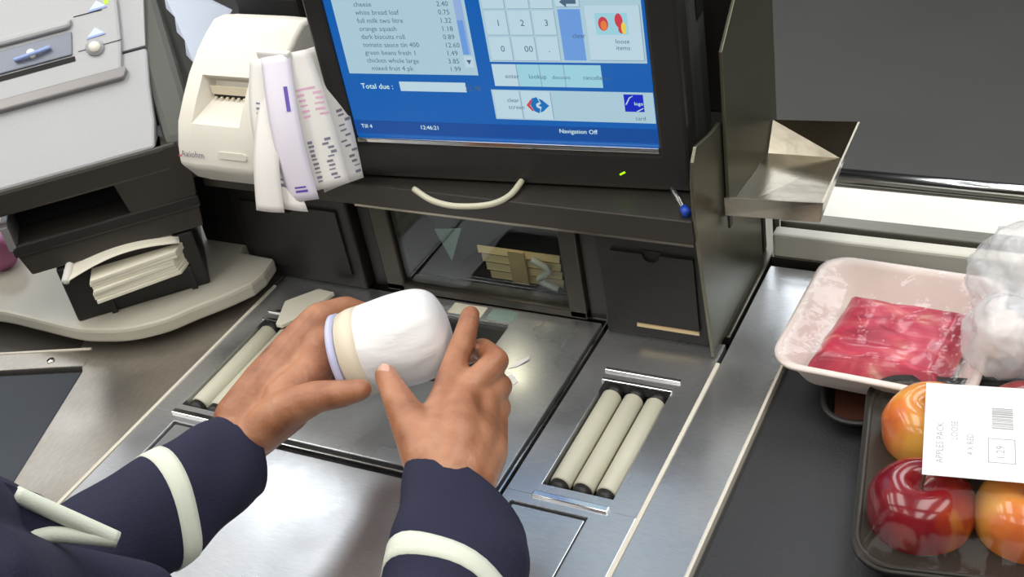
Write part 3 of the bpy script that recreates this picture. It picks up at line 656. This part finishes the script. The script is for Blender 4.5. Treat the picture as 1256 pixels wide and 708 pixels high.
for i in range(14):
    zt = .1165 + i * .00795; j = 9 - i if i < 10 else i - 10
    tx.append((items[j], .0068, SM(.0530 if i else .056, zt), 'LEFT')); tx.append((price[j], .0068, SM(.137, zt), 'RIGHT'))
join_text(tx, 's_text', scr, 'item_lettering')
kt = []
lab = [['0', '00', '.'], ['1', '2', '3'], ['4', '5', '6'], ['7', '8', '9']]
for r in range(4):
    for c in range(3): kt.append((lab[r][c], .0085, SM((cols[c][0] + cols[c][1]) / 2, .1365 + r * .0246), 'CENTER'))
kt += [('clear', .0062, SM(.2605, .150), 'CENTER'), ('loose', .0058, SM(.299, .1450), 'CENTER'), ('items', .0058, SM(.299, .1390), 'CENTER'),
       ('enter', .0062, SM(.191, .1105), 'CENTER'), ('lookup', .0062, SM(.2138, .1105), 'CENTER'), ('discount', .0050, SM(.2362, .1105), 'CENTER'), ('cancellation', .0056, SM(.2650, .1105), 'CENTER'),
       ('clear', .0060, SM(.1888, .0865), 'CENTER'), ('screen', .0060, SM(.1888, .0795), 'CENTER'), ('card', .0055, SM(.309, .0715), 'CENTER'), ('32.98', .0075, SM(.1485, .0970), 'RIGHT')]
join_text(kt, 's_text', scr, 'key_lettering')
join_text([('Total due :', .0078, SM(.0400, .0972), 'LEFT'), ('Navigation Off', .0062, SM(.2349, .0560), 'CENTER'), ('Till 4', .0060, SM(.0290, .0545), 'LEFT'), ('12:46:21', .0060, SM(.0930, .0550), 'LEFT'), ('logo', .0048, SM(.3093, .0862), 'CENTER')], 's_white', scr, 'white_lettering')
poly('key_arrow', [(.2530, .1830), (.2590, .1880), (.2590, .1850), (.2680, .1850), (.2680, .1812), (.2590, .1812), (.2590, .178)], 's_text', 5)
o = box('power_light', -.0028, .0028, -.0008, .0, -.0007, .0007, 'led', mo, 0, label='small green power light')
o.location = (.2915, 0, .0175); o.rotation_euler = (0, math.radians(-30), 0)
boxes('stand_foot', [(.10, .26, .03, .13, -.0008, .006)], 'black', mo, .001)
# things on the shelf
cb = tube('cable_loop', [at(508, 232, .172), at(530, 246, .1695), at(560, 253, .1690), at(600, 251, .1690), at(625, 240, .1695), at(640, 222, .172)], .0030, 'cable', None, 10)
tag(cb, 'cream cable loop lying on the shelf below the screen', 'cable')
pn = thing('ballpoint_pen', 'clear pen with blue end lying on the shelf right end', 'pen', (-.365, .88, .1665))
tube('pen_barrel', [(-.40, .93, .1705), (-.352, .864, .1705)], .0032, 'clear', pn, 10, sub=1)
tube('pen_cap', [(-.352, .864, .1705), (-.347, .857, .1705)], .0042, 'blue_tape', pn, 12, sub=1)
# slip of paper on the left plate and torn scraps on the platter
ob = prism('paper_slip', [(-.823, .838), (-.797, .868), (-.775, .866), (-.790, .815), (-.800, .7985), (-.808, .7985)], .0012, .0062, 'paper_cream', None, .0008)
ob.data.transform(Matrix.Translation((0, 0, .002)))
tag(ob, 'cream paper slip on the steel behind the left rollers', 'paper')
def scrap(label, pts):
    s = slab('paper_scrap', pts, .0006, 'paper', None); tag(s, label, 'paper', 'torn paper scraps on the platter')
z = .0016
def S(px, py, h=0): q = at(px, py, z + h); return (q.x, q.y, q.z)
scrap('thin folded white paper scrap on the platter beside right hand', [S(624, 452), S(632, 444, .001), S(650, 437, .002), S(648, 441, .001), S(634, 450)])
scrap('short white paper scrap nearest the platter gap beside right hand', [S(620, 463), S(628, 458), S(635, 468), S(630, 472)])

# ---------------------------------------------------------------- meat tray, black tray, bag
def dish(name, rim, floor_scale, zr, zf, m, parent, lipw=.006, th=.002, label=None, lipdrop=.003):
    c = V((sum(p[0] for p in rim) / len(rim), sum(p[1] for p in rim) / len(rim), 0)); rings = []
    def rg(s, z): return [V((c.x + (p[0] - c.x) * s, c.y + (p[1] - c.y) * s, z)) for p in rim]
    rings = [rg(1.0, zr - lipdrop), rg(1.0, zr), rg(.94, zr + .0006), rg(.90, zr - .004), rg(floor_scale + .03, zf + .004), rg(floor_scale - .02, zf), rg(.02, zf)]
    vs, fs = ringloft(rings, cap=False); o = link(name, pm(vs, fs), m, parent, True, label)
    s = o.modifiers.new('s', 'SOLIDIFY'); s.thickness = th; s.offset = -1 ; return o
mtt = thing('meat_tray', 'white foam tray of red raw meat under cling film on the belt', 'food', (-.178, .898, .0), math.radians(-2.5), local=True)
rim = rrect(.087, .088, .028, 8)
rim = [(x * (1 + .06 * (y > 0) * 0) + .0, y) for x, y in rim]
MT = []
dish('foam_tray', rim, .74, .052, .020, 'foam', mtt, th=.003)
def meatf(u, v):
    x = -.052 + .118 * u - .010 * (1 - v); y = -.060 + .108 * v
    e = min(u, 1 - u, v, 1 - v); h = .026 + .019 * min(1, e * 9) ** .5 + .0022 * noise.noise(V((u * 5, v * 7, 1)))
    return V((x, y, h))
sheet('meat_slab', meatf, 30, 30, 'meat', mtt, 0)
def filmf(u, v):
    x = -.083 + .166 * u; y = -.084 + .168 * v
    e = min(u, 1 - u, v, 1 - v); sag = min(1, e * 5)
    return V((x, y, .0535 - .0085 * sag + .0012 * noise.noise(V((u * 9, v * 6, 3))) + .0008 * math.sin(14 * u + 5 * v)))
fm = sheet('cling_film', filmf, 40, 40, 'film', mtt, 0)
bt = thing('black_tray', 'shallow black plastic tray of dark food half under the meat tray', 'food', (-.180, .868, 0), math.radians(12), local=True)
dish('tray', rrect(.052, .070, .03, 8), .84, .0165, .002, 'black', bt, th=.0012)
sheet('dark_filling', lambda u, v: V((-.040 + .08 * u, -.055 + .11 * v, .008 + .002 * noise.noise(V((u * 5, v * 5, 2))))), 12, 12, 'dark_food', bt, 0)
bagt = thing('produce_bag', 'translucent milky plastic produce bag bulging over the meat tray', 'bag', (-.09, .90, .05))
def blobmesh(name, lobes, m, amp, freq, parent, seed=0, sub=5):
    bm = bmesh.new(); bmesh.ops.create_icosphere(bm, subdivisions=sub, radius=1)
    me = bpy.data.meshes.new(name)
    cen = sum((V(l[0]) for l in lobes), V((0, 0, 0))) / len(lobes)
    for v in bm.verts:
        d = v.co.normalized(); best = 0
        for (p, r) in lobes:                        # far intersection of the ray with each lobe
            o_ = V(p) - cen; b_ = d.dot(V((o_.x / 1, o_.y / 1, o_.z))); cc = o_.length_squared - r * r; disc = b_ * b_ - cc
            if disc > 0: best = max(best, b_ + math.sqrt(disc))
        k = best + amp * noise.fractal(d * freq + V((seed, 0, 0)), 1, 2, 3) + amp * .8 * abs(noise.noise(d * freq * 2.2 + V((0, seed, 0))))
        v.co = cen + d * k
    bm.to_mesh(me); bm.free(); return link(name, me, m, parent, True)
blobmesh('bag_film', [((-.070, .932, .090), .050), ((-.080, .862, .082), .034), ((-.025, .90, .085), .046)], 'bag', .007, 2.6, bagt, 2)
blobmesh('bag_contents', [((-.082, .864, .080), .020), ((-.062, .86, .080), .018)], 'foam', .004, 2.5, bagt, 5, 4)
blobmesh('bag_base', [((-.055, .92, .072), .026), ((-.04, .89, .072), .026)], 'bag', .004, 2.2, bagt, 8, 4)

# ---------------------------------------------------------------- apple pack
ap = thing('apple_tray', 'black plastic tray of the film-wrapped apple pack on the belt', 'tray', (-.085, .742, -.002), math.radians(9), local=True)
dish('tray', rrect(.083, .109, .030, 8), .80, .036, .003, 'black', ap, th=.0018, lipdrop=.004)
o = dish('rim_bead', rrect(.0845, .1105, .031, 8), .955, .0385, .0372, 'charcoal', ap, th=.0012, lipdrop=.003)
def filmg(u, v):
    x = (u - .5) * 2; y = (v - .5) * 2; r = max(abs(x), abs(y))
    h = .040 + .046 * max(0, 1 - r ** 3.2) * (.93 + .07 * math.cos(3 * x) * math.cos(3 * y))
    return V((x * .081, y * .107, h + .0018 + .0010 * noise.noise(V((u * 10, v * 8, 3)))))
sheet('cling_film', filmg, 40, 50, 'film_tight', ap, 0)
lb_ = box('price_label', -.036, .052, -.060, .0435, .0895, .0900, 'label', ap, 0, label='white price label printed with barcode and small text')
LM = lambda x, y, a=90: Matrix.Translation((x, y - .031, .0902)) @ Matrix.Rotation(math.radians(a), 4, 'Z')
join_text([('APPLES PACK', .0075, LM(-.022, -.016), 'LEFT'), ('LOOSE', .0070, LM(-.012, .010), 'LEFT'), ('4 X RED', .0065, LM(-.001, -.005), 'LEFT'), ('KEEP COOL', .0060, LM(.040, -.0), 'LEFT'), ('1.29', .0085, LM(.0205, -.007), 'LEFT')], 'ink_faint', lb_, 'label_lettering')
vs = []; fs = []
def lr(x0, x1, y0, y1):
    k = len(vs); vs.extend([(x0, y0 - .031, .0902), (x1, y0 - .031, .0902), (x1, y1 - .031, .0902), (x0, y1 - .031, .0902)]); fs.append((k, k + 1, k + 2, k + 3))
yy = .026
while yy < .050: h = random.choice((.0005, .0009, .0013)); lr(.012, .027, yy, yy + h); yy += h + random.choice((.0006, .001))
for q in ((.009, .028, -.011, -.0103), (.009, .028, .0145, .0152), (.009, .0097, -.011, .015), (.0273, .028, -.011, .015)): lr(*q)
me = bpy.data.meshes.new('b'); me.from_pydata(vs, [], fs); link('barcode', me, 'ink_faint', lb_)
def apple(label, x, y, m, rot, R=.0395):
    c, s = math.cos(math.radians(9)), math.sin(math.radians(9))
    a = thing('apple', label, 'apple', (-.085 + x * c - y * s, .742 + x * s + y * c, .0008), rot, group='apples in the film-wrapped tray', local=True)
    prof = [(.0008, .011), (.010, .0045), (.020, .002), (.030, .012), (.0375, .028), (.0400, .042), (.0385, .056), (.032, .068), (.022, .0745), (.012, .0745), (.005, .0700), (.0008, .0665)]
    P = cr([V((r, z, 0)) for r, z in prof], 4); k = R / .04
    vs_, fs_ = ringloft([[V((p.x * math.cos(t) * (1 + .03 * math.cos(5 * t) * (p.y > .05)), p.x * math.sin(t), p.y)) * k for t in [i * math.tau / 36 for i in range(36)]] for p in P])
    link('apple_flesh', pm(vs_, fs_), m, a, True)
    tube('stem', [(0, 0, .066 * k), (.001, .0, .073 * k), (.003, .001, .080 * k)], .0011, 'stem', a, 8)
    return a
apple('dark red apple at the front left corner of the tray', -.036, -.052, 'red_apple', .5)
apple('orange yellow apple at the back left, half under the white label', -.030, .038, 'yellow_apple', 3.3)
apple('yellow and red apple at the front right of the tray', .040, -.050, 'yellow_apple', 4.2)
apple('red apple at the back right, mostly hidden under the label', .040, .046, 'red_apple', 3.0)

# ---------------------------------------------------------------- packet held in the hands
pc = thing('wrapped_packet', 'round white wrapped packet held up between both hands', 'packet', tuple(atd(482, 420, 1.02)))
cen = atd(487, 418, 1.025)
axd = (atd(545, 402, 1.02) - atd(415, 440, 1.035)).normalized()
q = axd.to_track_quat('Z', 'Y').to_matrix().to_4x4()
PM = Matrix.Translation(cen) @ q
def packet():
    prof = [(.004, -.032), (.030, -.031), (.0365, -.026), (.0385, -.012), (.0395, .004), (.0380, .022), (.032, .036), (.020, .043), (.004, .0450)]
    P = cr([V((r, z_, 0)) for r, z_ in prof], 4); seg = 64; rings = []
    for p in P:
        rg = []
        for i in range(seg):
            t = i * math.tau / seg; w_ = 1 + .035 * noise.noise(V((math.cos(t) * 2, math.sin(t) * 2, p.y * 30))) + .012 * math.sin(16 * t + p.y * 90) * max(0, (p.y + .01) / .05)
            rg.append(PM @ V((p.x * w_ * math.cos(t), p.x * w_ * math.sin(t), p.y)))
        rings.append(rg)
    return ringloft(rings)
vs_, fs_ = packet(); link('white_wrapping', pm(vs_, fs_), 'packet', pc, True)
lathe('cream_base', [(.004, -.045), (.030, -.045), (.0355, -.042), (.0375, -.034), (.0378, -.025), (.030, -.0245)], 'band', pc, 40, PM)
lathe('pale_lid', [(.004, -.051), (.033, -.051), (.0365, -.049), (.0365, -.0445), (.030, -.0442)], 'lilac', pc, 40, PM, label='pale lavender end cap')

# ---------------------------------------------------------------- person
pe = thing('person', 'person in a navy jacket with cream striped cuffs holding a white packet', 'person', (-.52, .10, -.88))
a = atd
rw = [(a(530, 580, .885), .0215), (a(578, 587, .895), .0215)]
RW = a(553, 585, .888)
RE = V((-.31, .30, .17)); LE = V((-.80, .34, .15))     # elbows
RS = V((-.34, .08, .46)); LS = V((-.70, .10, .46))     # shoulders
LW = a(299, 525, 1.022)
chains = []
def F(L): chains.append([(p, r) for p, r in L])
# right hand: forearm, palm bones, fingers
F([(RE, .034), (a(550, 815, .81), .026), (a(561, 732, .845), .024), (a(568, 665, .878), .022), (RW, .023)])
F([(a(535, 585, .885), .021), (a(530, 545, .905), .021), (a(545, 490, .955), .0125)])
F([(a(548, 585, .885), .022), (a(558, 540, .91), .021), (a(572, 482, .960), .0125)])
F([(a(565, 585, .89), .021), (a(580, 545, .92), .019), (a(594, 492, .968), .0120)])
F([(a(578, 588, .895), .0195), (a(598, 555, .93), .016), (a(606, 512, .970), .0115)])
F([(a(545, 488, .955), .0120), (a(560, 440, .985), .0105), (a(571, 410, 1.002), .0098), (a(577, 386, 1.012), .0082)])      # index
F([(a(572, 480, .960), .0118), (a(609, 443, .985), .0108), (a(592, 428, 1.018), .0096), (a(572, 436, 1.036), .0084)])     # middle, bent
F([(a(594, 492, .968), .0112), (a(614, 474, .990), .0102), (a(606, 466, 1.022), .0092), (a(580, 470, 1.040), .0080)])     # ring
F([(a(606, 512, .970), .0108), (a(614, 500, .990), .0092), (a(606, 494, 1.015), .0082), (a(585, 492, 1.030), .0072)])     # little
F([(a(525, 565, .890), .019), (a(504, 520, .915), .0155), (a(484, 482, .938), .0112), (a(473, 460, .955), .0092)])       # thumb
# left hand
F([(LE, .034), (a(40, 715, .905), .034), (a(122, 672, .94), .031), (a(198, 622, .968), .028), (a(251, 588, .985), .0250), (LW, .0225)])
F([(a(290, 513, 1.02), .0195), (a(325, 468, 1.03), .019), (a(362, 420, 1.045), .0150), (a(389, 388, 1.055), .0120)])
F([(a(303, 530, 1.02), .0215), (a(340, 490, 1.03), .024), (a(366, 448, 1.055), .022), (a(384, 405, 1.085), .013)])
F([(a(310, 535, 1.03), .019), (a(345, 500, 1.05), .022), (a(370, 465, 1.085), .018), (a(384, 425, 1.11), .012)])
F([(a(310, 540, 1.03), .018), (a(355, 505, 1.06), .018), (a(385, 480, 1.095), .013)])
F([(a(389, 388, 1.055), .0118), (a(424, 377, 1.082), .0104), (a(450, 385, 1.092), .0095), (a(466, 398, 1.094), .0085)])   # index over the packet
F([(a(384, 405, 1.085), .0118), (a(418, 392, 1.118), .0104), (a(446, 404, 1.118), .0094), (a(466, 418, 1.108), .0084)])
F([(a(384, 425, 1.11), .0110), (a(412, 425, 1.138), .0098), (a(440, 435, 1.132), .009), (a(460, 446, 1.118), .008)])
F([(a(385, 480, 1.095), .0105), (a(410, 468, 1.125), .0090), (a(432, 468, 1.122), .0082), (a(450, 468, 1.108), .0074)])
F([(a(318, 530, 1.01), .019), (a(352, 502, .998), .0175), (a(388, 487, .985), .0135), (a(420, 483, .975), .0112), (a(443, 478, .968), .0090)])   # thumb
F([(a(350, 490, 1.015), .020), (a(383, 458, 1.030), .0175), (a(394, 418, 1.050), .0145)])                                 # web
# upper arms, trunk, neck, head
F([(RS, .048), (RE, .040)]); F([(LS, .048), (LE, .040)])
F([(V((-.52, .04, .50)), .055), (V((-.52, .055, .58)), .050), (V((-.52, .07, .62)), .046)])
Q = None
blobs = [(V((-.52, .05, .40)), .165, .095, .12, Q), (V((-.52, .06, .22)), .140, .095, .16, Q), (V((-.52, .03, .02)), .155, .105, .13, Q),
         (V((-.52, .085, .705)), .070, .088, .098, Q), (V((-.52, .125, .655)), .045, .045, .045, Q), (V((-.52, .175, .69)), .011, .017, .014, Q),
         (V((-.592, .085, .69)), .010, .016, .028, Q), (V((-.448, .085, .69)), .010, .016, .028, Q), (V((-.52, .160, .648)), .022, .012, .006, Q), (V((-.52, .160, .660)), .024, .010, .005, Q)]
for s in (-1, 1): F([(V((-.52 + s * .085, .03, .0)), .085), (V((-.52 + s * .085, .04, -.42)), .055), (V((-.52 + s * .085, .01, -.80)), .042)]); F([(V((-.52 + s * .085, .0, -.83)), .035), (V((-.52 + s * .09, .13, -.845)), .03)])
bd = organic('body', chains, blobs, .0022, 'skin', pe, 7)
for s in (-1, 1): lathe('eye', [(.001, -.011), (.008, -.008), (.011, 0), (.008, .008), (.001, .011)], 'eye', pe, 16, Matrix.Translation((-.52 + s * .030, .152, .708)))
organic('hair', [], [(V((-.52, .065, .745)), .082, .092, .085, None), (V((-.52, .0, .72)), .078, .06, .11, None)], .004, 'hair', pe, 4)
def nail(p, d, up, sz=.0058):
    d = V(d).normalized(); up = V(up).normalized(); x = d.cross(up).normalized(); up = x.cross(d)
    mt = Matrix.Translation(p) @ Matrix((x, d, up)).transposed().to_4x4() @ Matrix.Diagonal((sz, sz * 1.25, sz * .35, 1))
    bm = bmesh.new(); bmesh.ops.create_icosphere(bm, subdivisions=3, radius=1, matrix=mt); me = bpy.data.meshes.new('n'); bm.to_mesh(me); bm.free()
    link('fingernail', me, 'nail', pe, True)
def toward(p): return (V((0, 0, CH)) - p).normalized()
p = a(470.5, 455, .955); nail(p + toward(p) * .0068, a(470, 450, .96) - a(484, 482, .938), toward(p) + V((-.3, 0, 0)))
# jacket
cloth = []
organic('jacket', [[(RS, .066), (RS.lerp(RE, .55), .060), (RE, .056), (a(550, 830, .80), .046)], [(LS, .066), (LS.lerp(LE, .55), .060), (LE, .054)]],
        [(V((-.52, .05, .41)), .19, .118, .125, None), (V((-.52, .07, .25)), .168, .120, .17, None), (V((-.52, .06, .06)), .178, .128, .14, None), (V((-.52, .05, -.04)), .182, .130, .10, None)], .006, 'navy', pe, 6)
organic('trousers', [[(V((-.52 + s * .09, .03, -.05)), .10), (V((-.52 + s * .09, .04, -.42)), .075), (V((-.52 + s * .09, .01, -.76)), .062)] for s in (-1, 1)], [], .008, 'navy', pe, 4)
for s in (-1, 1): organic('shoe', [[(V((-.52 + s * .09, -.01, -.835)), .042), (V((-.52 + s * .09, .13, -.845)), .034)]], [], .006, 'black', pe, 4)
def sleeve(rings, name='sleeve'):
    # rings: (left point, right point, height vector, bulge); interpolated along the arm, cuff first
    keys = [(V(l), V(r), V(h)) for l, r, h in rings]; n = 40
    Lp = cr([k[0] for k in keys], 8); Rp = cr([k[1] for k in keys], 8); Hp = cr([k[2] for k in keys], 8)
    def ring(i, s=1.0):
        c = (Lp[i] + Rp[i]) / 2; e = (Rp[i] - Lp[i]) / 2; h = Hp[i]; out = []
        for k in range(n):
            t = k * math.tau / n; d = e * math.cos(t) + h * math.sin(t); pt = c + d * s
            if i > 2: pt += d.normalized() * .0050 * noise.noise(pt * 20) * min(1, (i - 2) / 6) * 1.6
            out.append(pt)
        return out
    rs = [ring(min(2, len(Lp) - 1), .93), ring(0, .95)] + [ring(i) for i in range(len(Lp))]
    vs, fs = ringloft(rs, cap=False); o = link(name, pm(vs, fs), 'navy', pe, True)
    return o, ring, len(Lp)
def band(parent, ring, i0, i1, m='stripe'):
    rs = [ring(i0, 1.0), ring(i0, 1.018)] + [ring(i, 1.018) for i in range(i0 + 1, i1)] + [ring(i1, 1.018), ring(i1, 1.0)]
    vs, fs = ringloft(rs, cap=False); link('sleeve_stripe', pm(vs, fs), m, parent, True, 'cream ribbon sewn round the sleeve')
up = V((0, 0, 1))
SR, ringR, nR = sleeve([(a(497, 590, .885), a(645, 655, .875), V((-.01, .012, .034))), (a(487, 640, .86), a(650, 705, .85), V((-.01, .01, .036))),
                        (a(474, 705, .83), a(648, 760, .82), V((-.01, .01, .040))), (a(455, 790, .80), a(645, 840, .78), V((-.01, .01, .045))),
                        (RE + V((-.06, 0, 0)), RE + V((.06, .01, 0)), V((0, .02, .055)))])
band(SR, ringR, 15, 18)
def LP(px, py, qx, qy, d1, d2, h, k=.80):
    cx, cy = (px + qx) / 2, (py + qy) / 2
    return (a(cx + (px - cx) * k, cy + (py - cy) * k, d1), a(cx + (qx - cx) * k, cy + (qy - cy) * k, d2), V((.010, .010, h)))
SL, ringL, nL = sleeve([LP(268, 506, 333, 606, 1.03, 1.00, .026), LP(214, 530, 290, 645, 1.0, .97, .028), LP(162, 555, 240, 690, .985, .95, .031),
                        LP(85, 602, 165, 745, .96, .92, .035), LP(0, 640, 80, 790, .93, .88, .040), (LE + V((-.02, .055, 0)), LE + V((.03, -.05, 0)), V((0, .0, .055)))])
band(SL, ringL, 14, 17)
# pointed collar flap edged with cream piping, reaching in at the lower left
tip = a(143, 662, .80); f1 = a(18, 606, .77); f2 = a(-60, 668, .74); f0 = a(-90, 560, .74)
def flapf(u, v):
    A_ = f0.lerp(f1, u); B_ = f2.lerp(f2, u)
    return None
fl_ = slab('lapel', [f0, f1, tip, a(60, 656, .78), f2], -.004, 'navy', pe)
tube('lapel_piping', [f1, f1.lerp(tip, .5), tip], .0055, 'stripe', fl_, 10, label='cream piping along the lapel')
tube('lapel_piping', [f2, a(0, 664, .765), a(60, 656, .78), a(100, 658, .79), tip], .0055, 'stripe', fl_, 10, label='cream piping along the lapel')
organic('lapel_underlayer', [[(a(-120, 650, .70), .05), (a(-20, 650, .80), .036), (a(30, 640, .84), .022)], [(a(-60, 760, .70), .06), (a(60, 730, .82), .035), (a(170, 740, .87), .030)]], [], .004, 'navy', pe, 6)
